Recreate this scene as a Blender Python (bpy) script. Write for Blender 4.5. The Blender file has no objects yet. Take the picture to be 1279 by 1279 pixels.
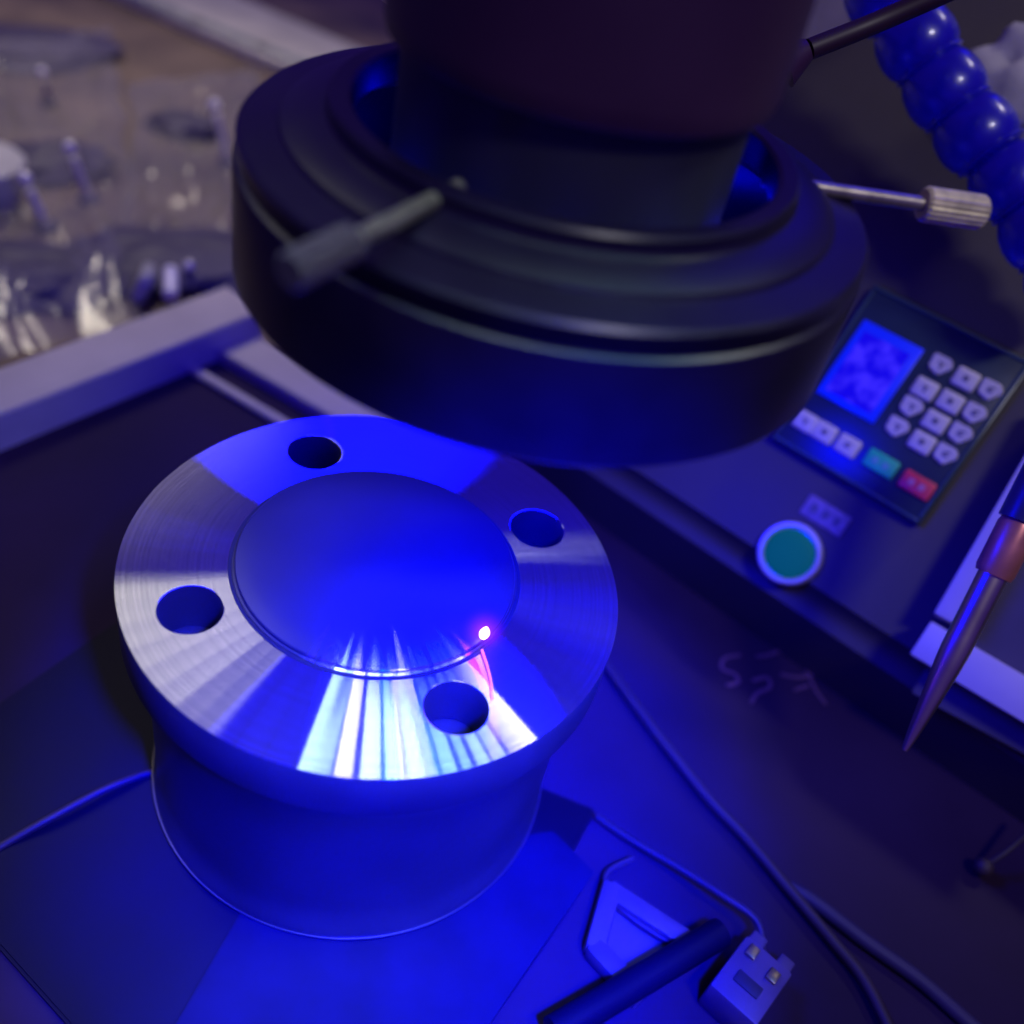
import bpy, bmesh, math, random
from mathutils import Vector, Matrix, Quaternion
random.seed(7)
C = bpy.context.scene.collection
PI = math.pi

# ------------------------------------------------------------------ camera
CAM = Vector((0.03949, -0.23781, 0.24307))
RX = Vector((0.9727, 0.1521, 0.1754)); UP = Vector((-0.2322, 0.6373, 0.7348)); FW = Vector((0, 0.7555, -0.6552))
FPX = 1264.69                      # focal length in pixels of the 1279 px photograph
cd = bpy.data.cameras.new('camera'); cam = bpy.data.objects.new('camera', cd); C.objects.link(cam)
m = Matrix.Identity(4)
for i in range(3):
    m[i][0] = RX[i]; m[i][1] = UP[i]; m[i][2] = -FW[i]; m[i][3] = CAM[i]
cam.matrix_world = m
cd.sensor_width = 36; cd.lens = 36 * FPX / 1279; cd.clip_start = 0.01; cd.clip_end = 50
cd.dof.use_dof = True; cd.dof.focus_distance = 0.335; cd.dof.aperture_fstop = 4.5
bpy.context.scene.camera = cam

def ray(x, y):
    return (FW + RX * ((x - 639.5) / FPX) - UP * ((y - 639.5) / FPX))
def at(x, y, z):                    # point of the photograph on the level z
    d = ray(x, y); t = (z - CAM.z) / d.z
    return CAM + d * t

# ------------------------------------------------------------------ light
sc = bpy.context.scene
w = bpy.data.worlds.new('World'); sc.world = w; w.use_nodes = True
w.node_tree.nodes['Background'].inputs[0].default_value = (0.15, 0.05, 1.0, 1)
w.node_tree.nodes['Background'].inputs[1].default_value = 0.24
sc.view_settings.view_transform = 'Standard'; sc.view_settings.look = 'None'
sc.view_settings.exposure = 0; sc.view_settings.gamma = 1

def aim(o, loc, target, roll=0):
    loc = Vector(loc); d = (Vector(target) - loc).normalized()
    q = d.to_track_quat('-Z', 'Y')
    o.matrix_world = Matrix.Translation(loc) @ q.to_matrix().to_4x4() @ Matrix.Rotation(roll, 4, 'Z')
def area(name, loc, target, sx, sy, col, power, shape='RECTANGLE', spread=PI, roll=0):
    l = bpy.data.lights.new(name, 'AREA'); l.shape = shape; l.size = sx; l.size_y = sy
    l.color = col; l.energy = power; l.spread = spread
    o = bpy.data.objects.new(name, l); C.objects.link(o); aim(o, loc, target, roll); return o
BLUE = (0.0, 0.0012, 1.0)
# blue work lamp over the front of the flange
l = bpy.data.lights.new('blue_spot', 'SPOT'); l.color = BLUE; l.energy = 225; l.spot_size = math.radians(35); l.spot_blend = 1.0
l.shadow_soft_size = 0.02
o = bpy.data.objects.new('blue_spot', l); C.objects.link(o); aim(o, (0.13, -0.285, 0.345), (0.05, -0.078, -0.015))
# blue ring of the marking head
area('ring_glow', (0.024, 0.03, 0.0975), (0.024, 0.03, 0), 0.092, 0.092, BLUE, 1.2, 'DISK')
for k in range(8):                 # blue point lights added inside the skirt to light its inner wall
    l = bpy.data.lights.new('skirt_fill', 'POINT'); l.color = BLUE; l.energy = .012; l.shadow_soft_size = .003
    o = bpy.data.objects.new('skirt_fill', l); C.objects.link(o); a = k * PI / 4 + .2; o.location = (.0304 + .067 * math.cos(a), .03 + .067 * math.sin(a), .115)
# lamps seen in the turned steel: the camera's mirror direction in the level flange is MD; a lamp
# lying at the bearing phi from it lights the sector of the turned ring at that same bearing
VXY = Vector((0.13, -0.79))
def ldir(phi, rho):
    a = math.radians(phi); x = -VXY.x + rho * math.cos(a); y = -VXY.y + rho * math.sin(a)
    return Vector((x, y, math.sqrt(max(.01, 1 - x * x - y * y))))
def polar_lamp(name, f0, f1, r0, r1, dist, radiance, col, spread, tgt=(0, 0, 0)):
    fm = (f0 + f1) / 2; rm = (r0 + r1) / 2
    c = ldir(fm, rm) * dist; wv = (ldir(f1, rm) - ldir(f0, rm)) * dist; hv = (ldir(fm, r1) - ldir(fm, r0)) * dist
    z = (c - Vector(tgt)).normalized(); y = (hv - z * hv.dot(z)).normalized(); x = y.cross(z)
    l = bpy.data.lights.new(name, 'AREA'); l.shape = 'RECTANGLE'; l.size = abs(wv.dot(x)); l.size_y = hv.length
    l.color = col; l.spread = math.radians(spread)
    k = (1 - math.cos(l.spread / 2)) if spread < 180 else 1
    l.energy = radiance * l.size * l.size_y * PI * k
    o = bpy.data.objects.new(name, l); C.objects.link(o)
    mm = Matrix.Identity(4)
    for i in range(3):
        mm[i][0] = x[i]; mm[i][1] = y[i]; mm[i][2] = z[i]; mm[i][3] = c[i]
    o.matrix_world = mm; return o
# unseen bank of white-cyan strip lights, added to give the striped fan
strip_bank = [(-91, -84.5, 1.0, (.62, 1, .85)), (-84, -80.5, 1.1, (1, 1, .93)), (-79, -75, 1.1, (.75, 1, .95)), (-74, -70.5, 1.0, (.7, 1, .95)), (-69.5, -66.5, .7, (.45, 1, .95)),
          (-66, -63.5, .35, (.2, .75, 1)), (-63, -60, .65, (.5, 1, .95)), (-59, -57, .6, (.5, 1, .98)), (-56, -53.5, .8, (.6, 1, .95)), (-53, -50, .7, (.7, 1, .92)), (-49.5, -43, 1.1, (1, 1, .88))]
FAN_L = 24
for a, b, k, c in strip_bank:
    polar_lamp('fan_strip', a, b, .92, 1.15, .46, FAN_L * k, c, 20, (.022, -.068, 0))
polar_lamp('fan_backing', -91, -43, .92, 1.15, .48, FAN_L * .16, (.06, .55, 1), 20, (.022, -.072, 0))
# room light from the left
for k in range(8):
    f0 = -147.0 + 4.75 * k
    for r0 in (.48, .64):
        polar_lamp('room_lamp', f0, f0 + 4.75, r0, r0 + .16, 1.5, 4.4 * (1 if k < 6 else .55), (1.0, .97, .74), 16, (-.095, -.045, 0))
# unseen blue lamps added beside the strips to tint the ring's side sectors
for k in range(8):
    f0 = -43 + 6.6 * k
    polar_lamp('blue_side_fill', f0, f0 + 6.6, .46, .64, .8, 4.5, BLUE, 18, (.05, -.02, 0))
for k in range(3):
    f0 = -110 + 6 * k
    polar_lamp('blue_side_fill', f0, f0 + 6, .86, 1.06, .6, 9.0, BLUE, 18, (-.01, -.07, 0))
# unseen area lights added far behind to lift the table and the console
area('far_fill', (-0.50, 0.95, 1.0), (-0.42, 0.55, -0.15), 0.5, 0.3, (1.0, 0.88, 0.74), 0.85, spread=math.radians(50))
area('far_fill', (0.75, 0.75, 1.0), (0.44, 0.55, 0.05), 0.4, 0.3, (1.0, 0.90, 0.92), 2.0, spread=math.radians(38))
# unseen lamp added behind the camera for streaks on the ring lips and the hose
area('streak_lamp', (0.50, -0.55, 1.15), (0.12, 0.12, 0.1), 0.22, 0.10, (.95, .90, 1.0), 0.5, spread=math.radians(60))

# ------------------------------------------------------------------ materials
def mat(name, col, rough=0.5, metal=0.0, var=0.15, scale=60, bump=0.0, bscale=300, coat=0, emis=None, es=0, spec=0.5, trans=0, sub=0):
    M = bpy.data.materials.new(name); M.use_nodes = True; nt = M.node_tree; N = nt.nodes; L = nt.links
    p = N['Principled BSDF']
    p.inputs['Metallic'].default_value = metal; p.inputs['Specular IOR Level'].default_value = spec
    p.inputs['Coat Weight'].default_value = coat; p.inputs['Transmission Weight'].default_value = trans
    if sub:
        p.inputs['Subsurface Weight'].default_value = sub; p.inputs['Subsurface Scale'].default_value = 0.01
    tc = N.new('ShaderNodeTexCoord'); nz = N.new('ShaderNodeTexNoise'); nz.inputs['Scale'].default_value = scale; nz.inputs['Detail'].default_value = 6
    L.new(tc.outputs['Object'], nz.inputs['Vector'])
    mr = N.new('ShaderNodeMapRange'); mr.inputs[1].default_value = .3; mr.inputs[2].default_value = .7
    mr.inputs[3].default_value = 1 - var; mr.inputs[4].default_value = 1 + var
    L.new(nz.outputs['Fac'], mr.inputs[0])
    vm = N.new('ShaderNodeVectorMath'); vm.operation = 'SCALE'; vm.inputs[0].default_value = col[:3]
    L.new(mr.outputs[0], vm.inputs['Scale']); L.new(vm.outputs[0], p.inputs['Base Color'])
    m2 = N.new('ShaderNodeMapRange'); m2.inputs[3].default_value = max(0.03, rough * (1 - var)); m2.inputs[4].default_value = min(1, rough * (1 + var))
    L.new(nz.outputs['Fac'], m2.inputs[0]); L.new(m2.outputs[0], p.inputs['Roughness'])
    if bump:
        n2 = N.new('ShaderNodeTexNoise'); n2.inputs['Scale'].default_value = bscale; L.new(tc.outputs['Object'], n2.inputs['Vector'])
        b = N.new('ShaderNodeBump'); b.inputs['Strength'].default_value = bump; b.inputs['Distance'].default_value = 0.001
        L.new(n2.outputs['Fac'], b.inputs['Height']); L.new(b.outputs[0], p.inputs['Normal'])
    if emis:
        p.inputs['Emission Color'].default_value = (*emis, 1); p.inputs['Emission Strength'].default_value = es
    return M

def turned_metal():
    M = bpy.data.materials.new('turned_steel'); M.use_nodes = True; nt = M.node_tree; N = nt.nodes; L = nt.links
    N.remove(N['Principled BSDF']); out = N['Material Output']
    tc = N.new('ShaderNodeTexCoord'); ln = N.new('ShaderNodeVectorMath'); ln.operation = 'LENGTH'
    L.new(tc.outputs['Object'], ln.inputs[0])
    # lathe grooves: brightness varies from ring to ring
    sn = N.new('ShaderNodeTexNoise'); sn.noise_dimensions = '1D'; sn.inputs['Scale'].default_value = 900; sn.inputs['Detail'].default_value = 3
    L.new(ln.outputs['Value'], sn.inputs['W'])
    sp = N.new('ShaderNodeTexNoise'); sp.inputs['Scale'].default_value = 90; L.new(tc.outputs['Object'], sp.inputs['Vector'])
    mr = N.new('ShaderNodeMapRange'); mr.inputs[1].default_value = .3; mr.inputs[2].default_value = .7; mr.inputs[3].default_value = .84; mr.inputs[4].default_value = 1.0
    L.new(sn.outputs['Fac'], mr.inputs[0])
    mr2 = N.new('ShaderNodeMapRange'); mr2.inputs[3].default_value = .85; mr2.inputs[4].default_value = 1.0
    L.new(sp.outputs['Fac'], mr2.inputs[0])
    mu = N.new('ShaderNodeMath'); mu.operation = 'MULTIPLY'; L.new(mr.outputs[0], mu.inputs[0]); L.new(mr2.outputs[0], mu.inputs[1])
    vm = N.new('ShaderNodeVectorMath'); vm.operation = 'SCALE'; vm.inputs[0].default_value = (.62, .61, .60); L.new(mu.outputs[0], vm.inputs['Scale'])
    tg = N.new('ShaderNodeTangent'); tg.direction_type = 'RADIAL'; tg.axis = 'Z'
    g = N.new('ShaderNodeBsdfAnisotropic'); g.distribution = 'GGX'
    g.inputs['Roughness'].default_value = 0.19; g.inputs['Anisotropy'].default_value = 0.93
    L.new(vm.outputs[0], g.inputs['Color']); L.new(tg.outputs[0], g.inputs['Tangent'])
    df = N.new('ShaderNodeBsdfDiffuse'); df.inputs['Color'].default_value = (.018, .018, .02, 1)
    mx = N.new('ShaderNodeAddShader'); L.new(g.outputs[0], mx.inputs[0]); L.new(df.outputs[0], mx.inputs[1]); L.new(mx.outputs[0], out.inputs[0])
    return M

M_turn = turned_metal()
M_face = mat('ground_face', (.035, .035, .04), .36, .3, .12, 25)
def face_metal():
    M = M_face.copy(); M.name = 'faced_steel'; nt = M.node_tree; N = nt.nodes; L = nt.links
    tc = N.new('ShaderNodeTexCoord'); sx = N.new('ShaderNodeSeparateXYZ'); L.new(tc.outputs['Object'], sx.inputs[0])
    at_ = N.new('ShaderNodeMath'); at_.operation = 'ARCTAN2'; L.new(sx.outputs[1], at_.inputs[0]); L.new(sx.outputs[0], at_.inputs[1])
    nz = N.new('ShaderNodeTexNoise'); nz.noise_dimensions = '1D'; nz.inputs['Scale'].default_value = 16; nz.inputs['Detail'].default_value = 3
    L.new(at_.outputs[0], nz.inputs['W'])
    mr = N.new('ShaderNodeMapRange'); mr.inputs[1].default_value = .35; mr.inputs[2].default_value = .65; mr.inputs[3].default_value = .10; mr.inputs[4].default_value = .22
    L.new(nz.outputs['Fac'], mr.inputs[0])
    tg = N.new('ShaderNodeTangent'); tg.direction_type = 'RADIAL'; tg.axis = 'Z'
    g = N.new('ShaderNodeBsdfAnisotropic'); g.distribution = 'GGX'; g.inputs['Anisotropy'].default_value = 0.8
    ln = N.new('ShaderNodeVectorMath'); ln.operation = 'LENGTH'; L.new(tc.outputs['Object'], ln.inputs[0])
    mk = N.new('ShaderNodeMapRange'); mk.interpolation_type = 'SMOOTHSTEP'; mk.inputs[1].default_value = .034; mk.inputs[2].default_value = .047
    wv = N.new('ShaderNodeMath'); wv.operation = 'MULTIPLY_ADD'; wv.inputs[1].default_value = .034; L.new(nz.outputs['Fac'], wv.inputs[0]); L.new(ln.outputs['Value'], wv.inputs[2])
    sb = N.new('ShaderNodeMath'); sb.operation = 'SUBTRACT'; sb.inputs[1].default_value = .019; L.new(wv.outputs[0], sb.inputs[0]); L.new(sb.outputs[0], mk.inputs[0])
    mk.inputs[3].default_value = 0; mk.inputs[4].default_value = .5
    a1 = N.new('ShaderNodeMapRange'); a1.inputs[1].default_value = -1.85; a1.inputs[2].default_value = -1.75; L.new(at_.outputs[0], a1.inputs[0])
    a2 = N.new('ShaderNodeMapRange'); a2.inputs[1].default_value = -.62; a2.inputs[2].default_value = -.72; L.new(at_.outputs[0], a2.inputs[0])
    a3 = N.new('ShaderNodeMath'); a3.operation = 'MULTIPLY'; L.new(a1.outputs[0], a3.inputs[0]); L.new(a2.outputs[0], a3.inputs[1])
    a4 = N.new('ShaderNodeMath'); a4.operation = 'MULTIPLY'; L.new(a3.outputs[0], a4.inputs[0]); L.new(mk.outputs[0], a4.inputs[1])  # gloss mask puts the streaks of reflected light onto the near edge
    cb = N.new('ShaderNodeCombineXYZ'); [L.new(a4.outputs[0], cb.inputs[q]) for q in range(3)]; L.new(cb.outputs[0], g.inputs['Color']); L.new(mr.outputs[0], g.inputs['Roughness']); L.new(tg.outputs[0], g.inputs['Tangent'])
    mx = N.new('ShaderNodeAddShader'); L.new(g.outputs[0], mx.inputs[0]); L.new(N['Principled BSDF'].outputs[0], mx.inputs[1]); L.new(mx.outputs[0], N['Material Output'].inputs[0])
    return M
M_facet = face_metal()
M_steel = mat('dull_steel', (.22, .22, .23), .38, .7, .2, 40, .05)
M_chuck = mat('chuck_steel', (.035, .035, .04), .42, .2, .25, 30, .05)
M_foot = mat('foot_steel', (.10, .09, .10), .3, .6)
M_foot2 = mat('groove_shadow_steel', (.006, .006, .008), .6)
M_side = mat('flange_side', (.034, .034, .036), .5, .1, .15, 60)
M_dark = mat('dark_steel_edge', (.05, .05, .055), .4, .6)
M_black = mat('satin_black', spec=.38, col=(.005, .0025, .018), rough=.34, var=.25, scale=40, bump=.03, bscale=500)
M_barrel = mat('barrel_black', (.035, .008, .040), .5, 0, .2, 25, .04, 300)
M_inner = mat('inner_black', (.02, .02, .024), .6)
M_knob = mat('knurled_steel', (.75, .66, .38), .4, .3, .25, 200, .1, 900)
M_brass = mat('screw_steel', (.45, .40, .32), .35, .8, .25, 200)
M_console = mat('console_paint', (.060, .050, .045), .55, 0, .14, 14, .08, 700)
M_keybase = mat('keypad_membrane', (.018, .035, .055), .3, 0, .15, 30)
M_key = mat('key_grey', (.62, .58, .50), .5, 0, .15, 80)
M_mark = mat('key_print', (.12, .11, .16), .6)
M_green = mat('key_green', (.02, .55, .24), .45)
M_red = mat('key_red', (.75, .04, .07), .45)
M_palep = mat('key_pale_print', (.55, .55, .55), .5)
M_cap = mat('button_teal', (.004, .10, .015), .6, 0, .05, 40, spec=.1, emis=(0, .062, .16), es=.9)
M_chrome = mat('chrome', (.80, .80, .80), .3, .45, .1)
M_label = mat('label_plate', (.25, .19, .30), .5, 0, .3, 200)
M_plate = mat('base_plate_paint', (.030, .016, .040), .5, 0, .3, 9, .06, 300, spec=.06)
M_mat = mat('black_mat', (.003, .002, .015), .5, 0, .3, 12, .08, 250, spec=.12)
M_rail = mat('anodised_aluminium', (.50, .47, .40), .5, .3, .12, 20, .04)
M_table = mat('brown_table', (.17, .125, .085), .6, 0, .5, 11, .05)
M_ruler = mat('beige_plastic', (.58, .56, .45), .55, 0, .15, 20)
M_rulerdark = mat('green_grey_print', (.27, .32, .29), .6)
M_pouch = mat('dark_pouch', (.055, .045, .095), .6, 0, .3, 20, .1, 60)
M_fit = mat('glint_white', (.85, .84, .80), .25, .3, .1)  # pale diffuse colour stands in for bright glints
M_pale = mat('pale_plastic', (.42, .43, .40), .5)
M_hose = mat('blue_hose', (.005, .003, .42), .3, 0, .15, 60, .08, 200, coat=.45, sub=.4)
M_cloth = mat('pale_cloth', (.42, .40, .42), .8, 0, .15, 40, .3, 200)
M_white = mat('white_plastic', (.55, .50, .66), .5, 0, .08, 30)
M_needle = mat('needle_steel', (.64, .55, .42), .32, 1, .1, 60)
M_collar = mat('copper_collar', (.50, .17, .14), .35, .4, .2, 80)
M_tube = mat('navy_tube', (.02, .02, .10), .35)
M_cable = mat('grey_cable', (.035, .02, .03), .6)
M_conn = mat('white_connector', (.09, .065, .08), .5, 0, .2, 60)
M_gold = mat('contact_brass', (.35, .30, .10), .35, .8)
M_scrib = mat('chalk_marks', (.12, .05, .09), .9)

def screen_mat():
    M = bpy.data.materials.new('lcd'); M.use_nodes = True; nt = M.node_tree; N = nt.nodes; L = nt.links
    p = N['Principled BSDF']; p.inputs['Base Color'].default_value = (.01, .01, .05, 1); p.inputs['Roughness'].default_value = .2
    tc = N.new('ShaderNodeTexCoord'); nz = N.new('ShaderNodeTexNoise'); nz.inputs['Scale'].default_value = 110; nz.inputs['Detail'].default_value = 3
    L.new(tc.outputs['Object'], nz.inputs['Vector'])
    cr = N.new('ShaderNodeValToRGB'); e = cr.color_ramp.elements
    e[0].position = .42; e[0].color = (.004, .0, .75, 1); e[1].position = .62; e[1].color = (.04, .02, 1, 1)
    L.new(nz.outputs['Fac'], cr.inputs[0]); L.new(cr.outputs[0], p.inputs['Emission Color']); p.inputs['Emission Strength'].default_value = 1.0
    return M
M_lcd = screen_mat()
M_lcdrim = mat('lcd_backlight', (.01, .02, .1), .3, emis=(.0, .01, 1), es=.8)
M_spark = mat('spark_glow', (1, .8, .8), .5, emis=(1, .62, .72), es=6)
M_streak = mat('spark_reflection', (1, .3, .3), .5, emis=(1, .16, .22), es=1.2)
M_flame = mat('spark_halo', (1, .3, .3), .5, emis=(.5, .03, .8), es=1.0)

# ------------------------------------------------------------------ helpers
WM = {}
def wm(o): return WM.get(o.name, Matrix.Identity(4))
def tag(o, label=None, cat=None, group=None, kind=None):
    if label: o['label'] = label
    if cat: o['category'] = cat
    if group: o['group'] = group
    if kind: o['kind'] = kind
    return o
def thing(name, label, cat, M=None, group=None):
    o = bpy.data.objects.new(name, None); C.objects.link(o); o.empty_display_size = .01
    M = M if isinstance(M, Matrix) else Matrix.Translation(Vector(M or (0, 0, 0)))
    o.matrix_world = M; WM[o.name] = M
    return tag(o, label, cat, group)
def obj(name, bm, mt, parent=None, M=None, smooth=35, local=False):
    """bm in the frame M (world); local=True: M is relative to the parent"""
    if isinstance(bm, bpy.types.Mesh): me = bm
    else:
        me = bpy.data.meshes.new(name); bmesh.ops.recalc_face_normals(bm, faces=bm.faces[:]); bm.to_mesh(me); bm.free()
        if smooth:
            me.shade_smooth(); me.set_sharp_from_angle(angle=math.radians(smooth))
    if mt and not me.materials: me.materials.append(mt)
    o = bpy.data.objects.new(name, me); C.objects.link(o)
    M = M if M is not None else Matrix.Identity(4)
    if parent is not None:
        o.parent = parent
        if local: W = wm(parent) @ M; o.matrix_local = M
        else: W = M; o.matrix_local = wm(parent).inverted() @ M
    else:
        W = M; o.matrix_world = M
    WM[o.name] = W
    return o
def T(v): return Matrix.Translation(Vector(v))
def lathe(prof, n=96, close=False):
    bm = bmesh.new(); rings = []
    for r, z in prof:
        if r < 1e-6: rings.append([bm.verts.new((0, 0, z))])
        else: rings.append([bm.verts.new((r * math.cos(2 * PI * i / n), r * math.sin(2 * PI * i / n), z)) for i in range(n)])
    prs = list(zip(rings, rings[1:]))
    if close: prs.append((rings[-1], rings[0]))
    for a, b in prs:
        for i in range(n):
            j = (i + 1) % n
            if len(a) == 1 and len(b) == 1: continue
            if len(a) == 1: bm.faces.new((a[0], b[i], b[j]))
            elif len(b) == 1: bm.faces.new((a[i], a[j], b[0]))
            else: bm.faces.new((a[i], a[j], b[j], b[i]))
    return bm
def box(sx, sy, sz, bev=0.0, seg=2, bm=None, M=None):
    b = bmesh.new(); bmesh.ops.create_cube(b, size=1)
    for v in b.verts: v.co = Vector((v.co.x * sx, v.co.y * sy, v.co.z * sz))
    if bev: bmesh.ops.bevel(b, geom=b.edges[:], offset=bev, segments=seg, affect='EDGES', profile=.5)
    if M is not None: b.transform(M)
    if bm is not None:
        me = bpy.data.meshes.new('t'); b.to_mesh(me); b.free(); bm.from_mesh(me); bpy.data.meshes.remove(me); return bm
    return b
def slab(pts, z0, z1, bev=0.0):      # prism over a polygon of (x, y)
    bm = bmesh.new()
    a = [bm.verts.new((p[0], p[1], z0)) for p in pts]; b = [bm.verts.new((p[0], p[1], z1)) for p in pts]
    bm.faces.new(a); bm.faces.new(b); n = len(pts)
    for i in range(n): bm.faces.new((a[i], a[(i + 1) % n], b[(i + 1) % n], b[i]))
    if bev: bmesh.ops.bevel(bm, geom=bm.edges[:], offset=bev, segments=2, affect='EDGES')
    return bm
def tube(pts, rad, n=12, bm=None, sm=6):
    pts = [Vector(p) for p in pts]
    if sm and len(pts) > 2:          # Catmull-Rom
        P = [pts[0] * 2 - pts[1]] + pts + [pts[-1] * 2 - pts[-2]]; o = []
        for i in range(1, len(P) - 2):
            for k in range(sm):
                t = k / sm; a, b, c, d = P[i - 1:i + 3]
                o.append(.5 * ((2 * b) + (c - a) * t + (2 * a - 5 * b + 4 * c - d) * t * t + (3 * b - a - 3 * c + d) * t ** 3))
        o.append(pts[-1]); pts = o
    bm = bm or bmesh.new(); rings = []; L = len(pts)
    prev = None
    for i, p in enumerate(pts):
        t = (pts[min(i + 1, L - 1)] - pts[max(i - 1, 0)]).normalized()
        u = t.orthogonal().normalized() if prev is None else (prev - t * prev.dot(t)).normalized()
        prev = u; v = t.cross(u); r = rad(i / (L - 1)) if callable(rad) else rad
        rings.append([bm.verts.new(p + (u * math.cos(2 * PI * k / n) + v * math.sin(2 * PI * k / n)) * r) for k in range(n)])
    for a, b in zip(rings, rings[1:]):
        for k in range(n): bm.faces.new((a[k], a[(k + 1) % n], b[(k + 1) % n], b[k]))
    bm.faces.new(rings[0]); bm.faces.new(rings[-1])
    return bm
def frame(origin, z, xh):           # matrix with local Z along z, local X near xh
    z = Vector(z).normalized(); x = Vector(xh); x = (x - z * x.dot(z)).normalized(); y = z.cross(x)
    M = Matrix.Identity(4)
    for i in range(3): M[i][0] = x[i]; M[i][1] = y[i]; M[i][2] = z[i]; M[i][3] = origin[i]
    return M
def flatpoly(discs, holes, thick, bev, res=128):
    """extruded 2D outline with round holes, built from a filled curve"""
    cu = bpy.data.curves.new('outline', 'CURVE'); cu.dimensions = '2D'; cu.fill_mode = 'BOTH'
    for (x, y, r, n) in discs + holes:
        s = cu.splines.new('POLY'); s.points.add(n - 1); s.use_cyclic_u = True
        for k in range(n): s.points[k].co = (x + r * math.cos(2 * PI * k / n), y + r * math.sin(2 * PI * k / n), 0, 1)
    cu.extrude = thick / 2 - bev; cu.bevel_depth = bev; cu.bevel_resolution = 1; cu.offset = -bev
    t = bpy.data.objects.new('tmp', cu); C.objects.link(t)
    dg = bpy.context.evaluated_depsgraph_get(); me = bpy.data.meshes.new_from_object(t.evaluated_get(dg))
    bpy.data.objects.remove(t); bpy.data.curves.remove(cu)
    me.materials.clear(); me.shade_smooth(); me.set_sharp_from_angle(angle=math.radians(30))
    return me

ZB = -0.115                         # level of the machine's work plate
ZT = -0.150                         # level of the table behind

# ------------------------------------------------------------------ setting
bm = box(6, 6, .02); tb = obj('tabletop', bm, M_table, M=T((0, 1.6, ZT - .01))); tag(tb, kind='structure')

# machine bed: a dark plate, its rear edge along the aluminium rails
P = [at(-350, 700, ZB), at(300, 420, ZB), at(620, 470, ZB), at(1500, 1000, ZB), at(1500, 1900, ZB), at(-350, 1900, ZB)]
b = obj('machine_bed', slab([(p.x, p.y) for p in P], ZB - .012, ZB, .001), M_plate)
tag(b, 'dark purple-grey machine bed plate that everything in front stands on', 'machine bed')

# black mat / foot under the chuck
zt = ZB + .004
P = [at(-120, 960, zt), at(150, 772, zt), at(745, 1010, zt), at(585, 1300, zt), at(560, 1420, zt), at(210, 1420, zt), at(-40, 1140, zt)]
b = obj('base_block', slab([(p.x, p.y) for p in P], ZB + .0005, zt, .001), M_mat)
tag(b, 'flat black base pad under the steel cylinder, lit blue in front', 'base pad')

P = [at(330, 1090, zt), at(690, 1040, zt), at(742, 1092, zt), at(596, 1300, zt), at(560, 1400, zt), at(150, 1400, zt)]
b = obj('blue_light_plate', slab([(p.x, p.y) for p in P], zt + .0003, zt + .0018, .0005), mat('blue_light_tint', (.006, .005, .035), .6, 0, .35, 22, .1, 260, spec=.1))  # blue colour stands in for the pool of light in front
tag(b, 'flat plate in front of the cylinder, coloured blue for the light on it', 'metal plate')

# ------------------------------------------------------------------ chuck and flange
ch = thing('cylinder_stand', 'plain dark steel cylinder holding the drilled flange up', 'cylinder', (0, 0, zt + .002))
zt += .002
H = -0.0195 - zt
bm = lathe([(0, .0005), (.0755, .0005), (.0768, .0018), (.0765, .0060), (.0755, .0075), (.0750, .020), (.0752, H - .035), (.0762, H - .022), (.0785, H - .009), (.0806, H - .0012), (.0800, H), (0, H)], 160)
obj('body', bm, M_chuck, ch, T((0, 0, zt)))
obj('edge_bead', lathe([(.0766, .0012), (.0773, .0012), (.0773, .0019), (.0766, .0019)], 160, True), M_foot, ch, T((0, 0, zt)))

fl = thing('steel_flange', 'round turned steel flange with four bolt holes and raised centre disc', 'flange', (0, 0, -.02))
RO, RI, RB = .0825, .0464, .06194
A0 = 2.2098
holes = [(RB * math.cos(A0 + k * PI / 2), RB * math.sin(A0 + k * PI / 2), .0098, 48) for k in range(4)]
me = flatpoly([(0, 0, RO, 192)], holes, .019, .0004)
me.materials.append(M_turn); me.materials.append(M_side)
for pl_ in me.polygons:
    pl_.material_index = 0 if pl_.normal.z > .5 else 1
fr = obj('flange_ring', me, None, fl, T((0, 0, -.0095)))
# raised central disc
bm = lathe([(0, .00005), (RI + .0007, .00005), (RI + .0007, .0006), (RI, .0009), (RI, .0019), (RI - .0004, .0023), (RI - .003, .0027), (RI - .006, .0030), (RI - .010, .0032), (RI - .016, .0033), (0, .0033)], 160)
obj('groove', lathe([(RI + .0008, .0002), (RI + .0020, .0002), (RI + .0020, .00035), (RI + .0008, .00035)], 160, True), M_foot2, fl, T((0, 0, .0000)))  # raised dark ring, the shade of a groove put into its colour
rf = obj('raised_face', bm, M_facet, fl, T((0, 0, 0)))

# ------------------------------------------------------------------ marking head
AX = Vector((.0304, .03, 0))
hd = thing('marking_head', 'big black round laser head with a stepped ring skirt hanging over the flange', 'laser head', (AX.x, AX.y, .10))
prof_h = [(.0845, .1000), (.0855, .1010), (.0855, .1290), (.0850, .1300), (.0838, .1306), (.0838, .1330), (.0846, .1338), (.0846, .1362), (.0836, .1372),
          (.0790, .1380), (.0745, .1388), (.0738, .1400), (.0700, .1415), (.0660, .1422), (.0632, .1428), (.0624, .1440), (.0624, .1462), (.0616, .1472),
          (.0575, .1472), (.0566, .1464), (.0566, .1390), (.0700, .1300), (.0810, .1270), (.0810, .1000)]
obj('ring_skirt', lathe(prof_h, 160, True), M_black, hd, T(AX))
obj('light_ring', lathe([(.0560, .1010), (.0808, .1010), (.0808, .1060), (.0560, .1060)], 96, True), M_inner, hd, T(AX))
obj('lens_tube', lathe([(0, .1000), (.0440, .1000), (.0455, .1015), (.0455, .1655), (0, .1655)], 96), M_inner, hd, T(AX))
obj('barrel', lathe([(0, .1635), (.0480, .1635), (.0497, .1645), (.0503, .1670), (.0503, .1700), (.0503, .50), (0, .50)], 128), M_barrel, hd, T(AX))
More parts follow.
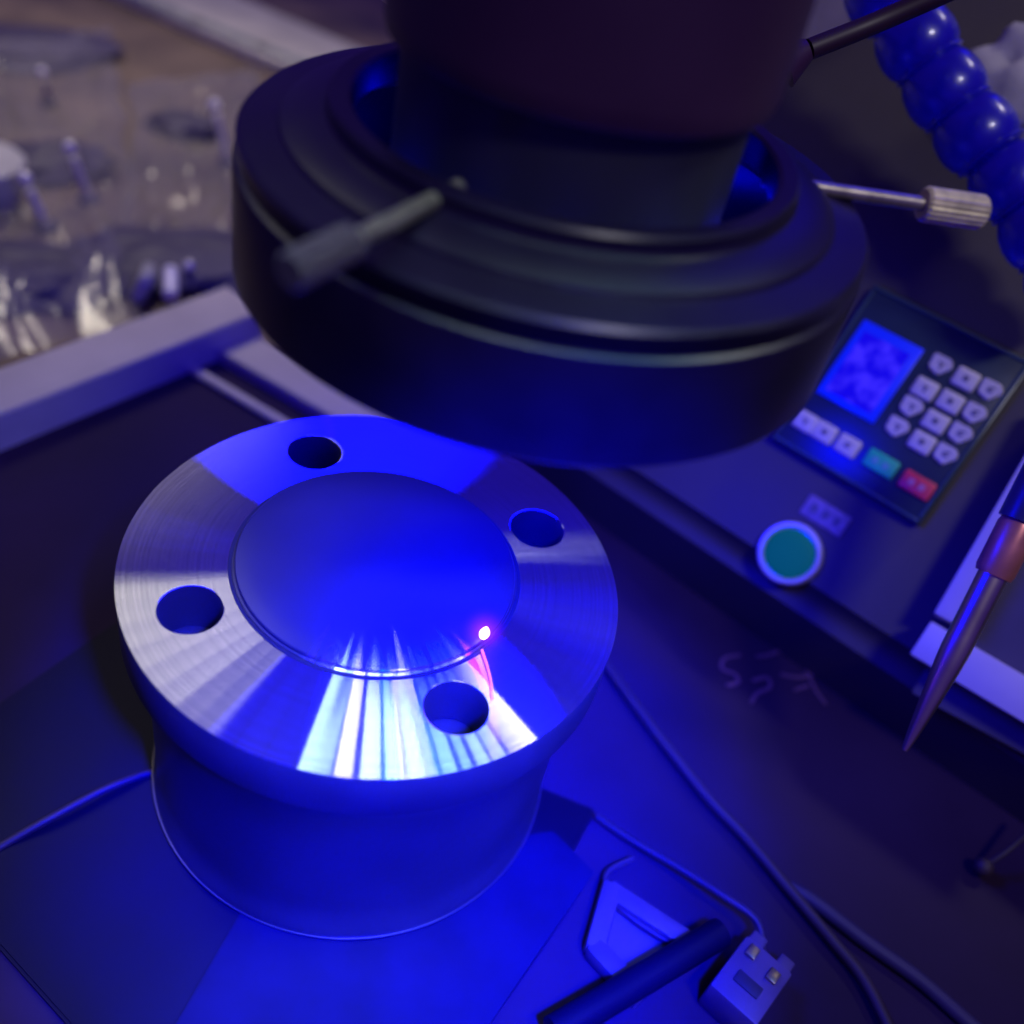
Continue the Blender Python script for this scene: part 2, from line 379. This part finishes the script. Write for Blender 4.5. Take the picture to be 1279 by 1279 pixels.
def thumbscrew(azd, r0, r1, r2, zz, lab, kr=.0050, km=None):
    a = math.radians(azd); d = Vector((math.cos(a), math.sin(a), 0)); W = frame(AX + Vector((0, 0, zz)), d, (0, 0, 1))
    bm = tube([(0, 0, r0), (0, 0, r1 + .002)], .0021, 12)
    # thread ridges
    k = r0
    sh = obj('thumbscrew', bm, M_brass, hd, W); tag(sh, lab)
    kb = bmesh.new(); n = 40; rings = []
    for (rr, z) in [(.0012, r1), (kr * .85, r1), (kr, r1 + .0008), (kr, r2 - .001), (kr * .85, r2), (.0012, r2)]:
        rings.append([kb.verts.new(((rr * (1.0 if i % 2 else .93)) * math.cos(2 * PI * i / n), (rr * (1.0 if i % 2 else .93)) * math.sin(2 * PI * i / n), z)) for i in range(n)])
    for q, s in zip(rings, rings[1:]):
        for i in range(n): kb.faces.new((q[i], q[(i + 1) % n], s[(i + 1) % n], s[i]))
    kb.faces.new(rings[0]); kb.faces.new(rings[-1])
    obj('knob', kb, km or M_knob, sh, W, smooth=20)
thumbscrew(-112.5, .052, .091, .110, .1440, 'near thumbscrew pointing down left', .0041, mat('dull_knurled_steel', (.07, .055, .075), .6, 0, .2, 200))
thumbscrew(13, .057, .105, .124, .1392, 'thumbscrew with pale knurled knob on the right')
thumbscrew(128, .055, .102, .122, .1440, 'far thumbscrew behind the barrel')

# rod leading up right behind the barrel
p0 = at(978, 78, .15); p1 = at(1010, 62, .155); p2 = at(1095, 28, .165); p3 = at(1200, -18, .18)
rd = thing('brush', 'dark reddish rod with a flared end beside the black barrel', 'rod', p0)
obj('handle', tube([p1, p2, p3], .0034, 14), mat('dark_red_handle', (.022, .006, .018), .5), rd)
obj('flared_end', tube([p0, p0.lerp(p1, .5), p1], lambda t: .0085 - .005 * t, 14), M_barrel, rd)

# ------------------------------------------------------------------ console with keypad
n = Vector((-.417, -.642, .643)).normalized()
P0 = CAM + ray(1080, 520).normalized() * .5
def onp(x, y, h=0.0):
    d = ray(x, y); t = ((P0 + n * h - CAM).dot(n)) / d.dot(n); return CAM + d * t
U = (onp(1290, 457) - onp(1095, 360)).normalized(); V = n.cross(U)       # V points up the slope
KM = frame(P0, n, U)
KI = KM.inverted()
def uv(x, y, h=0.0): q = KI @ onp(x, y, h); return q.x, q.y
co = thing('control_console', 'dark sloping machine console with keypad, screen and round teal button', 'console', KM)
# console body: profile in (v, depth) extruded along U
vb = uv(1075, 800)[1]
bm = bmesh.new()
ue = (-.21, .40); prof = [(vb, 0), (.30, 0), (.30, -.03), (.30, -.12), (vb - .02, -.12), (vb + .002, -.006)]
# front wall drops from the lower edge
prof = [(vb, 0), (.34, 0), (.34, -.10), (vb - .075, -.10)]
a = [bm.verts.new((ue[0], v, d)) for v, d in prof]; b2 = [bm.verts.new((ue[1], v, d)) for v, d in prof]
bm.faces.new(a); bm.faces.new(b2)
for i in range(4): bm.faces.new((a[i], a[(i + 1) % 4], b2[(i + 1) % 4], b2[i]))
bmesh.ops.bevel(bm, geom=bm.edges[:], offset=.009, segments=5, affect='EDGES')
obj('housing', bm, M_console, co, KM)
# keypad
cs = [uv(1095, 360), uv(1290, 457), uv(1148, 660), uv(962, 548)]
ku = sum(c[0] for c in cs) / 4; kv = sum(c[1] for c in cs) / 4
kw = .5 * ((cs[1][0] - cs[0][0]) + (cs[2][0] - cs[3][0])); kh = .5 * ((cs[0][1] - cs[3][1]) + (cs[1][1] - cs[2][1]))
def K(u, v, h, rot=0): return KM @ T((u, v, h)) @ Matrix.Rotation(rot, 4, 'Z')
kp = obj('keypad', box(kw, kh, .0055, .0012), M_keybase, co, K(ku, kv, .0028))
e = bmesh.new()
for sx, sy, w_, h_ in [(0, kh / 2 - .0016, kw - .002, .0014), (0, -kh / 2 + .0016, kw - .002, .0014), (kw / 2 - .0016, 0, .0014, kh - .0062), (-kw / 2 + .0016, 0, .0014, kh - .0062)]:
    box(w_, h_, .0012, .0003, 1, e, T((sx, sy, 0)))
obj('bezel', e, mat('bezel_edge', (.035, .07, .09), .35), kp, K(ku, kv, .0060))
sc_ = [uv(1068, 397, .006), uv(1152, 435, .006), uv(1093, 527, .006), uv(1031, 496, .006)]
su = sum(c[0] for c in sc_) / 4; sv = sum(c[1] for c in sc_) / 4
sw = .5 * ((sc_[1][0] - sc_[0][0]) + (sc_[2][0] - sc_[3][0])); sh_ = .5 * ((sc_[0][1] - sc_[3][1]) + (sc_[1][1] - sc_[2][1]))
obj('screen_frame', box(sw + .001, sh_ + .001, .0012, .0003), M_lcdrim, kp, K(su, sv, .0062))
s_ = obj('screen', box(sw - .006, sh_ - .007, .0006), M_lcd, kp, K(su, sv - .001, .0071)); tag(s_, 'lit blue display')
kbm = box(.0108, .0090, .0022, .0014, 3); kme = None; kme2 = None
keypos = [(1175,456),(1206,474),(1237,487),(1155,486),(1187,502),(1218,516),(1139,508),(1167,527),(1200,542),(1121,533),(1151,553),(1181,568),(1004,529),(1031,538),(1059,556)]
# regular grid fitted to the key centres
g = [uv(x, y, .007) for x, y in keypos]
cu_ = [sum(g[r * 3 + c][0] for r in range(4)) / 4 for c in range(3)]; rv = [sum(g[r * 3 + c][1] for c in range(3)) / 3 for r in range(4)]
# the key block's rows slip slightly against the columns
for k, (u, v) in enumerate(g):
    if k < 12:
        r, c = divmod(k, 3); uu = .5 * u + .5 * cu_[c]; vv = .5 * v + .5 * rv[r]
    else:
        uu = u; vv = sum(q[1] for q in g[12:]) / 3
    if kme is None and k == 1:
        o = obj('key', kbm, M_key, kp, K(uu, vv, .0066)); kme = o.data
    elif k in (0, 2, 5, 6, 8, 9, 11):
        if kme2 is None:
            b5 = slab([(-.0052, .0042), (.0030, .0044), (.0054, .0012), (.0010, -.0046), (-.0046, -.0030)], -.0011, .0011, .0007); o = obj('key', b5, M_key, kp, K(uu, vv, .0066)); kme2 = o.data
        else: o = obj('key', kme2, None, kp, K(uu, vv, .0066))
    else: o = obj('key', kme, None, kp, K(uu, vv, .0066))
    e = bmesh.new()
    st = k % 3
    if st == 0: box(.0026, .0008, .0003, 0, 1, e, T((0, .0007, 0))); box(.0008, .0028, .0003, 0, 1, e, T((.0004, -.0006, .0001)))
    elif st == 1: box(.0024, .0026, .0003, .0001, 1, e)
    else: box(.0030, .0009, .0003, 0, 1, e, T((0, .0009, 0)) @ Matrix.Rotation(.5, 4, 'Z')); box(.0026, .0009, .0003, 0, 1, e, T((0, -.0007, .0001)))
    mk = obj('print', e, M_mark, kp, K(uu, vv, .00785))
for (x, y), mt, nm, lb in [((1100, 579), M_green, 'key', 'wide green key'), ((1145, 606), M_red, 'key', 'wide red key')]:
    u, v = uv(x, y, .007); o = obj(nm, box(.0150, .0088, .0022, .0010, 3), mt, kp, K(u, v, .0066)); tag(o, lb)
    e = bmesh.new(); box(.0028, .0030, .0003, .0001, 1, e, T((-.0026, 0, 0))); box(.0028, .0030, .0003, .0001, 1, e, T((.0024, 0, 0)))
    obj('print', e, mat('print_tint', (.12, .42, .34) if mt is M_green else (.62, .20, .26), .5), kp, K(u, v, .00785))
# round button
u, v = uv(987, 692); r_b = .5 * (Vector(uv(1028, 692)) - Vector(uv(946, 692))).length
pb = obj('push_button', lathe([(0, 0), (r_b, 0), (r_b, .0025), (r_b - .0008, .0038), (r_b - .0022, .0040), (r_b - .0030, .0030), (r_b - .0030, .001), (0, .001)], 64), M_chrome, co, K(u, v, .0001))
tag(pb, 'round teal button in a chrome ring')
obj('button_cap', lathe([(0, .0052), (r_b * .55, .0050), (r_b - .0045, .0044), (r_b - .0034, .0034), (r_b - .0034, .0012), (0, .0012)], 64), M_cap, pb, K(u, v, .0001))
u, v = uv(1031, 644); obj('label_plate', box(.0215, .0105, .0010, .0003), M_label, co, K(u, v, .0006))
for i in range(3):
    obj('label_print', box(.0032, .0042, .0002), M_mark, co, K(u - .006 + .006 * i, v, .00122))
# tray corner at the right edge
tr = thing('white_tray', 'corner of a white rimmed tray with dark inside at the right edge', 'tray', K(*uv(1160, 800), .0))
def bar(p, q, wd, h0, h1, name, mt, parent, ends=0):
    p = Vector(p); q = Vector(q); d = q - p; L_ = d.length; an = math.atan2(d.y, d.x); c_ = (p + q) / 2
    return obj(name, box(L_ + ends, wd, h1 - h0, .0008), mt, parent, K(c_.x, c_.y, (h0 + h1) / 2, an))
c0 = Vector(uv(1166, 806, .02)); ca = Vector(uv(1350, 915, .02)); cb = Vector(uv(1262, 640, .02))
bar(c0, ca, .0165, .001, .020, 'rim', M_white, tr, .012)
dcb = (cb - c0).normalized(); bar(c0 + dcb * .012, cb + dcb * .05, .0125, .001, .0195, 'rim', M_white, tr)
cc = (ca + cb) / 2 + Vector((.02, .0)); obj('tray_floor', box(.10, .10, .002), M_pouch, tr, K(cc.x, cc.y, .003, .1))

# ------------------------------------------------------------------ probe hanging into the picture at the right
tip = at(1130, 937, -.035); top = CAM + ray(1300, 600).normalized() * .40
pr = thing('probe', 'tapered steel probe with copper collar pointing down at the right edge', 'probe', tip)
D = (top - tip); c1 = tip + D * .70
c1 = tip + D * .655; c2 = tip + D * .85
obj('needle', tube([tip, tip.lerp(c1, .25), tip.lerp(c1, .5), tip.lerp(c1, .75), c1], lambda t: .0011 + .0040 * min(1, t / .55) ** .8, 28, sm=3), M_needle, pr)
obj('collar', tube([c1, c1.lerp(c2, .1), c1.lerp(c2, .9), c2], lambda t: .0068 if .1 < t < .9 else .0062, 28, sm=0), M_collar, pr)
obj('sleeve', tube([c2, tip + D * 1.3], .0075, 28), M_tube, pr)

# ------------------------------------------------------------------ blue segmented hose
hs = thing('coolant_hose', 'bright blue jointed plastic hose hanging at the upper right', 'hose', at(1270, 300, .02))
hp = [(1070, -70), (1106, -8), (1145, 54), (1180, 112), (1219, 168), (1264, 228), (1302, 290), (1336, 354)]
pts = [CAM + ray(x, y).normalized() * (.50 - .004 * i) for i, (x, y) in enumerate(hp)]
ps = [(.0085*.90, -.0135), (.0120*.90, -.0130), (.0150*.90, -.0105), (.0171*.90, -.0060), (.0180*.90, -.0005), (.0178*.90, .0030), (.0168*.90, .0066), (.0150*.90, .0092), (.0158*.90, .0096), (.0160*.90, .0104), (.0150*.90, .0110), (.0110*.90, .0128), (.0085*.90, .0132)]
hm = None
for i, p in enumerate(pts):
    d = (pts[min(i + 1, len(pts) - 1)] - pts[max(i - 1, 0)])
    W = frame(p, d, n)
    if hm is None:
        o = obj('hose_segment', lathe(ps, 48, True), M_hose, hs, W, smooth=50); hm = o.data
    else: obj('hose_segment', hm, None, hs, W)

cs2 = [uv(930, -70, .004), uv(1135, -70, .004), uv(1100, 12, .004), uv(1010, 58, .004), uv(930, 95, .004)]
o = obj('pale_cover', slab(cs2, .0004, .004, .001), mat('mauve_plastic', (.20, .17, .21), .6), None, KM)
tag(o, 'plain mauve-grey cover plate behind the dark rod at the top', 'cover plate')

# pale cloth behind the hose
bm = bmesh.new(); G = 14; vs = {}
cp = [(1215, 125), (1262, 62), (1330, 60), (1330, 190), (1262, 190)]
o0 = onp(1262, 130, .012)
cx, cy = uv(1285, 128)
bmesh.ops.create_icosphere(bm, subdivisions=4, radius=.026)
from mathutils import noise
for v in bm.verts:
    q = v.co * 60; k = 1 + .35 * noise.noise(q) + .12 * noise.noise(q * 2.7)
    v.co = Vector((v.co.x * k * 1.1, v.co.y * k, v.co.z * .45 * k))
o = obj('crumpled_cloth', bm, M_cloth, None, K(cx, cy, .012), smooth=80)
tag(o, 'crumpled pale grey cloth behind the blue hose', 'cloth')

# ------------------------------------------------------------------ rails and clutter upper left
al = thing('aluminium_frame', 'pale aluminium corner frame of two rails on the left', 'frame', at(310, 395, ZT))
def rail(q0, q1, wd, z0, z1, name, mt, parent, groove=True):
    p = at(*q0, z1); q = at(*q1, z1); d = q - p; an = math.atan2(d.y, d.x); c_ = (p + q) / 2
    W = T((c_.x, c_.y, (z0 + z1) / 2)) @ Matrix.Rotation(an, 4, 'Z')
    L_ = d.length; h = (z1 - z0) / 2
    pf = [(-wd / 2, -h), (-wd / 2, h), (-wd * .12, h), (-wd * .12, h - .004), (wd * .12, h - .004), (wd * .12, h), (wd / 2, h), (wd / 2, -h)] if groove else [(-wd / 2, -h), (-wd / 2, h), (wd / 2, h), (wd / 2, -h)]
    bm = bmesh.new(); A_ = [bm.verts.new((-L_ / 2, y, z)) for y, z in pf]; B_ = [bm.verts.new((L_ / 2, y, z)) for y, z in pf]
    bm.faces.new(A_); bm.faces.new(B_)
    for i in range(len(pf)): bm.faces.new((A_[i], A_[(i + 1) % len(pf)], B_[(i + 1) % len(pf)], B_[i]))
    bmesh.ops.bevel(bm, geom=bm.edges[:], offset=.0008, segments=2, affect='EDGES')
    return obj(name, bm, mt, parent, W)
rail((-160, 548), (306, 372), .034, ZB - .035, ZB + .022, 'rail', M_rail, al, False)
rail((290, 424), (570, 584), .028, ZB - .035, ZB + .008, 'rail', M_rail, al, False)
# second thinner strip beside the diagonal rail
rail((235, 455), (480, 600), .006, ZB + .0005, ZB + .004, 'guide_strip', M_rail, al, False)

ru = thing('beige_bar', 'long beige slotted bar lying across the upper left corner', 'bar', at(300, 40, ZT))
zr = ZT + .012
rail((60, -80), (470, 100), .115, ZT + .001, zr, 'bar_body', M_ruler, ru, False)
for i in range(9):
    t = i / 8; x = 175 + (390 - 175) * t; y = 2 + (88 - 2) * t
    p = at(x, y - 4, zr); d = at(470, 100, zr) - at(60, -80, zr); an = math.atan2(d.y, d.x)
    obj('slot_mark', box(.030 + .01 * (i % 3), .012, .0012), M_rulerdark, ru, T(p + Vector((0, 0, .0004))) @ Matrix.Rotation(an, 4, 'Z'))

# small fittings, their pale colour stands in for glints
def fitting(x, y, ln, r, lean, label, mt=None):
    b0 = at(x, y, ZT + .0); th = thing('glint_fitting', label, 'fitting', b0, 'glint-white bits on the brown table')
    d = Vector((lean, -.2, 1)).normalized()
    obj('stem', tube([b0, b0 + d * ln * .4, b0 + d * ln], lambda t: r * (1 - .25 * t), 14), mt or M_fit, th)
    bm = bmesh.new(); bmesh.ops.create_uvsphere(bm, u_segments=16, v_segments=10, radius=r * 1.2)
    obj('knob', bm, M_fit, th, T(b0 + d * (ln + r * 2.2)))
    obj('base', lathe([(0, 0), (r * 2.2, 0), (r * 2.2, r * .6), (r * 1.2, r * 1.2), (0, r * 1.2)], 20), M_pouch, th, T(b0 + Vector((0, 0, .0004))))
fitting(286, 205, .045, .0042, -.15, 'tall glint-white fitting nearest the black head, upper left')
fitting(112, 250, .036, .0040, -.15, 'middle glint-white fitting on the brown table, right of the leftmost one')
fitting(58, 285, .032, .0042, -.15, 'glint-white fitting beside the pale round object at the left edge')
fitting(62, 130, .022, .0036, 0, 'small dull fitting standing farthest up the left edge', M_rail)
# dark pouches
def pouch(x, y, sx, sy, rot, label, nm='dark_pouch', mt=None, h=.014, cat='pouch'):
    bm = bmesh.new(); bmesh.ops.create_icosphere(bm, subdivisions=4, radius=1)
    sd = Vector((x * .01, y * .01, 0))
    for v in bm.verts:
        k = 1 + .30 * noise.noise(v.co * 1.7 + sd) + .14 * noise.noise(v.co * 4.5 + sd)
        z = v.co.z; hy = math.hypot(v.co.x, v.co.y); s = (abs(v.co.x) ** 2.6 + abs(v.co.y) ** 2.6) ** (1 / 2.6) / hy if hy > 1e-4 else 1
        v.co = Vector((v.co.x / s * sx * k, v.co.y / s * sy * k, (max(-.3, z) + .3 * noise.noise(v.co * 3.1 + sd) * max(0, z) + .10 * noise.noise(v.co * 8 + sd) * max(0, z)) * h))
    p = at(x, y, ZT + h * .3 + .001)
    o = obj(nm, bm, mt or M_pouch, None, T(p) @ Matrix.Rotation(rot, 4, 'Z'), smooth=80); tag(o, label, cat); return o
pouch(222, 328, .075, .042, .45, 'dark blue shiny pouch with a white clip lying above the rail')
pouch(28, 345, .055, .040, .3, 'dark crumpled pouch at the left edge above the rail')
pouch(232, 158, .030, .022, .2, 'small dark pouch beside the tall glint-white fitting', h=.012)
pouch(60, 205, .045, .030, .7, 'dark crumpled pouch lying among the fittings on the left', h=.014)
pouch(20, 60, .085, .05, .5, 'flat dark pouch in the upper left corner', h=.012)
pt = thing('pale_pot', 'pale round plastic pot cut by the left edge', 'pot', at(-24, 250, ZT))
obj('pot_body', lathe([(0, .0005), (.024, .0005), (.029, .003), (.032, .022), (.0325, .026), (.031, .0265), (.0295, .024), (.028, .010), (0, .010)], 64), M_pale, pt, T(at(-24, 250, ZT)))
obj('pot_lid', lathe([(0, .0268), (.030, .0268), (.034, .0272), (.0345, .031), (.033, .0325), (0, .0315)], 64), mat('lid_plastic', (.50, .50, .47), .45), pt, T(at(-24, 250, ZT)))
# crumpled clear film over the odds and ends
def film(pix, nx, ny, amp, seed, label):
    q = [at(x, y, ZT) for x, y in pix]; bm = bmesh.new(); g = []
    for j in range(ny + 1):
        row = []
        for i in range(nx + 1):
            u, v = i / nx, j / ny; p_ = q[0].lerp(q[1], u).lerp(q[3].lerp(q[2], u), v)
            nn = noise.noise(Vector((u * 5 + seed, v * 4, 0))) + .6 * abs(noise.noise(Vector((u * 13, v * 11 + seed, 1)))) + .3 * noise.noise(Vector((u * 31, v * 29, seed)))
            e_ = min(u, 1 - u, v, 1 - v) * 6
            row.append(bm.verts.new((p_.x + .01 * noise.noise(Vector((v * 9, seed, 2))), p_.y + .01 * noise.noise(Vector((u * 9, seed, 4))), ZT + .002 + amp * (.6 + nn) * min(1, .15 + e_))))
        g.append(row)
    for j in range(ny):
        for i in range(nx): bm.faces.new((g[j][i], g[j][i + 1], g[j + 1][i + 1], g[j + 1][i]))
    o = obj('plastic_bag', bm, M_film, None, smooth=80); tag(o, label, 'plastic bag')
M_film = bpy.data.materials.new('clear_film'); M_film.use_nodes = True
nt_ = M_film.node_tree; nt_.nodes.remove(nt_.nodes['Principled BSDF'])
tr_ = nt_.nodes.new('ShaderNodeBsdfTransparent'); gl_ = nt_.nodes.new('ShaderNodeBsdfGlossy'); gl_.inputs['Roughness'].default_value = .21; gl_.inputs['Color'].default_value = (.8, .8, .8, 1)
df_ = nt_.nodes.new('ShaderNodeBsdfDiffuse'); df_.inputs['Color'].default_value = (.35, .34, .34, 1)
m1 = nt_.nodes.new('ShaderNodeMixShader'); m1.inputs[0].default_value = .65; nt_.links.new(gl_.outputs[0], m1.inputs[1]); nt_.links.new(df_.outputs[0], m1.inputs[2])
lw = nt_.nodes.new('ShaderNodeLayerWeight'); lw.inputs[0].default_value = .35
m2_ = nt_.nodes.new('ShaderNodeMapRange'); m2_.inputs[3].default_value = .16; m2_.inputs[4].default_value = .6; nt_.links.new(lw.outputs['Facing'], m2_.inputs[0])
mx_ = nt_.nodes.new('ShaderNodeMixShader'); nt_.links.new(m2_.outputs[0], mx_.inputs[0]); nt_.links.new(tr_.outputs[0], mx_.inputs[1]); nt_.links.new(m1.outputs[0], mx_.inputs[2]); nt_.links.new(mx_.outputs[0], nt_.nodes['Material Output'].inputs[0])
film([(-120, 60), (140, 40), (190, 420), (-120, 470)], 60, 60, .016, 3.1, 'crumpled clear plastic bag at the left edge of the brown table')
film([(165, 110), (330, 90), (340, 330), (150, 360)], 50, 60, .013, 8.7, 'crumpled clear plastic bag beside the black head')
b0 = at(213, 352, ZT + .018)
o = obj('white_clip', tube([b0 + Vector((-.004, .010, .002)), b0, b0 + Vector((.005, -.012, -.003))], .0052, 14), mat('clip_white', (.85, .85, .85), .2, 0, emis=None), None)
tag(o, 'short white clip lying on the dark blue pouch', 'clip')
b0 = at(236, 332, ZT + .020); bm = bmesh.new(); bmesh.ops.create_uvsphere(bm, u_segments=16, v_segments=10, radius=.0038)
o = obj('metal_ball', bm, M_fit, None, T(b0)); tag(o, 'tiny metal ball beside the white clip', 'ball')
bm = tube([at(172, 372, ZT + .006), at(182, 350, ZT + .02), at(186, 336, ZT + .018)], .005, 12)
o = obj('plastic_peg', bm, M_pale, None); tag(o, 'dull grey peg left of the white clip', 'peg')

# ------------------------------------------------------------------ cables, connectors in front
def cable(name, pix, z, r, label, mt=M_cable, cat='cable'):
    o = obj(name, tube([at(x, y, (zz if zz is not None else z)) for x, y, zz in pix], r, 10), mt, None, smooth=80); tag(o, label, cat); return o
zc = ZB + .004
cable('cable', [(-60, 1098, zc), (0, 1058, zc), (70, 1018, zc + .003), (140, 982, zc + .003), (205, 962, zc), (300, 955, zc)], zc, .0016, 'thin cable crossing the black base pad at the left')
cable('cable', [(735, 800, zc), (800, 890, zc), (880, 992, zc), (930, 1045, zc), (985, 1110, zc), (1040, 1175, zc), (1080, 1225, zc), (1118, 1300, zc)], zc, .0023, 'thick grey cable running down to the bottom right')
cable('cable', [(985, 1108, ZB + .002), (1015, 1125, ZB + .003), (1080, 1175, ZB + .003), (1150, 1225, ZB + .003), (1225, 1290, ZB + .003), (1300, 1340, ZB + .003)], zc, .0030, 'faint blue cable right of the thick grey one', mat('blue_cable', (.03, .02, .06), .6))
cable('cable', [(745, 1020, zc), (790, 1050, zc + .002), (850, 1085, zc + .006), (905, 1120, zc + .010), (945, 1150, zc + .010), (952, 1190, zc + .006)], zc, .0015, 'thin wire curving into the white connector')
cable('cable', [(790, 1072, zc), (758, 1090, zc), (762, 1120, zc), (800, 1155, zc), (860, 1190, zc)], zc, .0013, 'thin bent wire behind the white connector')
cn = thing('connector', 'white plastic connector block with brass contacts at the bottom', 'connector', at(930, 1240, ZB))
pc = at(932, 1232, ZB + .010); a_ = math.radians(-33)
W = T((pc.x, pc.y, ZB + .0085)) @ Matrix.Rotation(a_, 4, 'Z')
obj('body', box(.020, .026, .016, .0012), M_conn, cn, W)
obj('terminal', box(.006, .008, .006, .0008), M_conn, cn, W @ T((-.006, .015, .002)))
obj('terminal', box(.006, .008, .006, .0008), M_conn, cn, W @ T((.006, .015, .002)))
obj('contact', box(.004, .005, .002, .0004), M_gold, cn, W @ T((.005, .006, .0085)))
obj('contact', box(.004, .005, .002, .0004), M_gold, cn, W @ T((-.005, .008, .0085)))
obj('slot', box(.010, .005, .002, .0004), M_inner, cn, W @ T((0, -.003, .0078)))
# clear-ish plastic bracket left of it
br = thing('bracket', 'pale bent bracket left of the white connector', 'bracket', at(800, 1180, ZB))
for (q0, q1) in [((765, 1105), (745, 1180)), ((765, 1110), (865, 1175)), ((745, 1180), (800, 1240))]:
    p = at(*q0, ZB + .008); q = at(*q1, ZB + .008); d = q - p; c_ = (p + q) / 2
    obj('arm', box(d.length + .003, .0075, .007 + .0005 * random.random(), .0012), M_conn, br, T((c_.x, c_.y, ZB + .0045)) @ Matrix.Rotation(math.atan2(d.y, d.x), 4, 'Z'))
sb_ = [at(765, 1102, ZB), at(742, 1186, ZB), at(800, 1246, ZB), at(880, 1185, ZB)]
obj('web', slab([(q.x, q.y) for q in sb_], ZB + .0006, ZB + .0022, .0005), M_conn, br)
bl = obj('black_bar', tube([at(690, 1290, ZB + .012), at(900, 1165, ZB + .012)], .0055, 16), M_mat, None); tag(bl, 'black bar lying between the bracket and the connector', 'bar')
p = at(670, 1240, ZB + .012)
fb = thing('lever', 'small grey lever with a ball end at the far bottom right', 'lever', at(1228, 1085, ZB))
bm = bmesh.new(); bmesh.ops.create_uvsphere(bm, u_segments=20, v_segments=12, radius=.0040)
obj('ball', bm, M_cable, fb, T(at(1228, 1083, ZB + .006)))
obj('shaft', tube([at(1228, 1083, ZB + .006), at(1262, 1060, ZB + .014), at(1300, 1025, ZB + .02)], .0011, 8), M_cable, fb)
# chalky scribbles on the console's front
sx0 = []
strokes = [[(925,818),(905,822),(902,835),(918,842),(922,852),(908,856)],[(940,850),(958,846),(962,858),(946,866),(938,878)],[(945,820),(960,818),(975,812)],[(975,842),(1000,846),(1025,838)],[(1005,830),(1018,860),(1032,880)],[(1030,825),(1042,820)],[(992,862),(1010,856)]]
g2 = bmesh.new()
for st in strokes:
    q = [at(x, y, ZB + .0008) for x, y in st]
    tube(q, .0009, 6, g2, sm=3)
for v in g2.verts: v.co.z = ZB + .0006 + (v.co.z - ZB) * .12
o = obj('scrawl', g2, M_scrib, None); tag(o, 'faint pinkish scrawled marks on the dark bed below the console', 'scrawl')

# ------------------------------------------------------------------ spark of the laser
sp = thing('laser_spark', 'tiny pink-white glowing spark on the rim of the raised disc', 'spark', at(605, 800, .0035))
p = at(604, 796, .0036)
bm = bmesh.new(); bmesh.ops.create_uvsphere(bm, u_segments=20, v_segments=14, radius=.0016)
for v in bm.verts:
    k = 1 - .5 * max(0, v.co.z / .0016); v.co = Vector((v.co.x * k + .15 * v.co.z, v.co.y * k, v.co.z * 1.7))
obj('glow', bm, M_spark, sp, T(p + Vector((0, 0, .0022))))
obj('reflection_streak', tube([at(602, 812, .0010), at(608, 830, .0010), at(613, 850, .0008), at(616, 874, .0007)], lambda t: .00042 * (1 - .5 * t), 10), M_streak, sp)  # glowing tube stands in for the spark's reflection in the steel
def halo_mat():
    M = bpy.data.materials.new('plume_glow'); M.use_nodes = True; nt = M.node_tree; N = nt.nodes; L = nt.links
    N.remove(N['Principled BSDF']); tc = N.new('ShaderNodeTexCoord'); gr = N.new('ShaderNodeTexGradient'); gr.gradient_type = 'SPHERICAL'
    mp = N.new('ShaderNodeMapping'); mp.inputs['Scale'].default_value = (1 / HR,) * 3
    L.new(tc.outputs['Object'], mp.inputs[0]); L.new(mp.outputs[0], gr.inputs[0])
    pw = N.new('ShaderNodeMath'); pw.operation = 'POWER'; pw.inputs[1].default_value = 2.6; L.new(gr.outputs['Fac'], pw.inputs[0])
    mu = N.new('ShaderNodeMath'); mu.operation = 'MULTIPLY'; mu.inputs[1].default_value = 150; L.new(pw.outputs[0], mu.inputs[0])
    em = N.new('ShaderNodeEmission'); em.inputs[0].default_value = (.55, .03, 1, 1); L.new(mu.outputs[0], em.inputs[1])
    L.new(em.outputs[0], N['Material Output'].inputs['Volume']); return M
HR = .0085
bm = bmesh.new(); bmesh.ops.create_icosphere(bm, subdivisions=3, radius=HR)
obj('plume', bm, halo_mat(), sp, T(p + Vector((0, 0, .0025))))
l = bpy.data.lights.new('spark_light', 'POINT'); l.color = (.45, .04, 1); l.energy = .0035; l.shadow_soft_size = .002
o = bpy.data.objects.new('spark_light', l); C.objects.link(o); o.location = p + Vector((.001, -.001, .008))
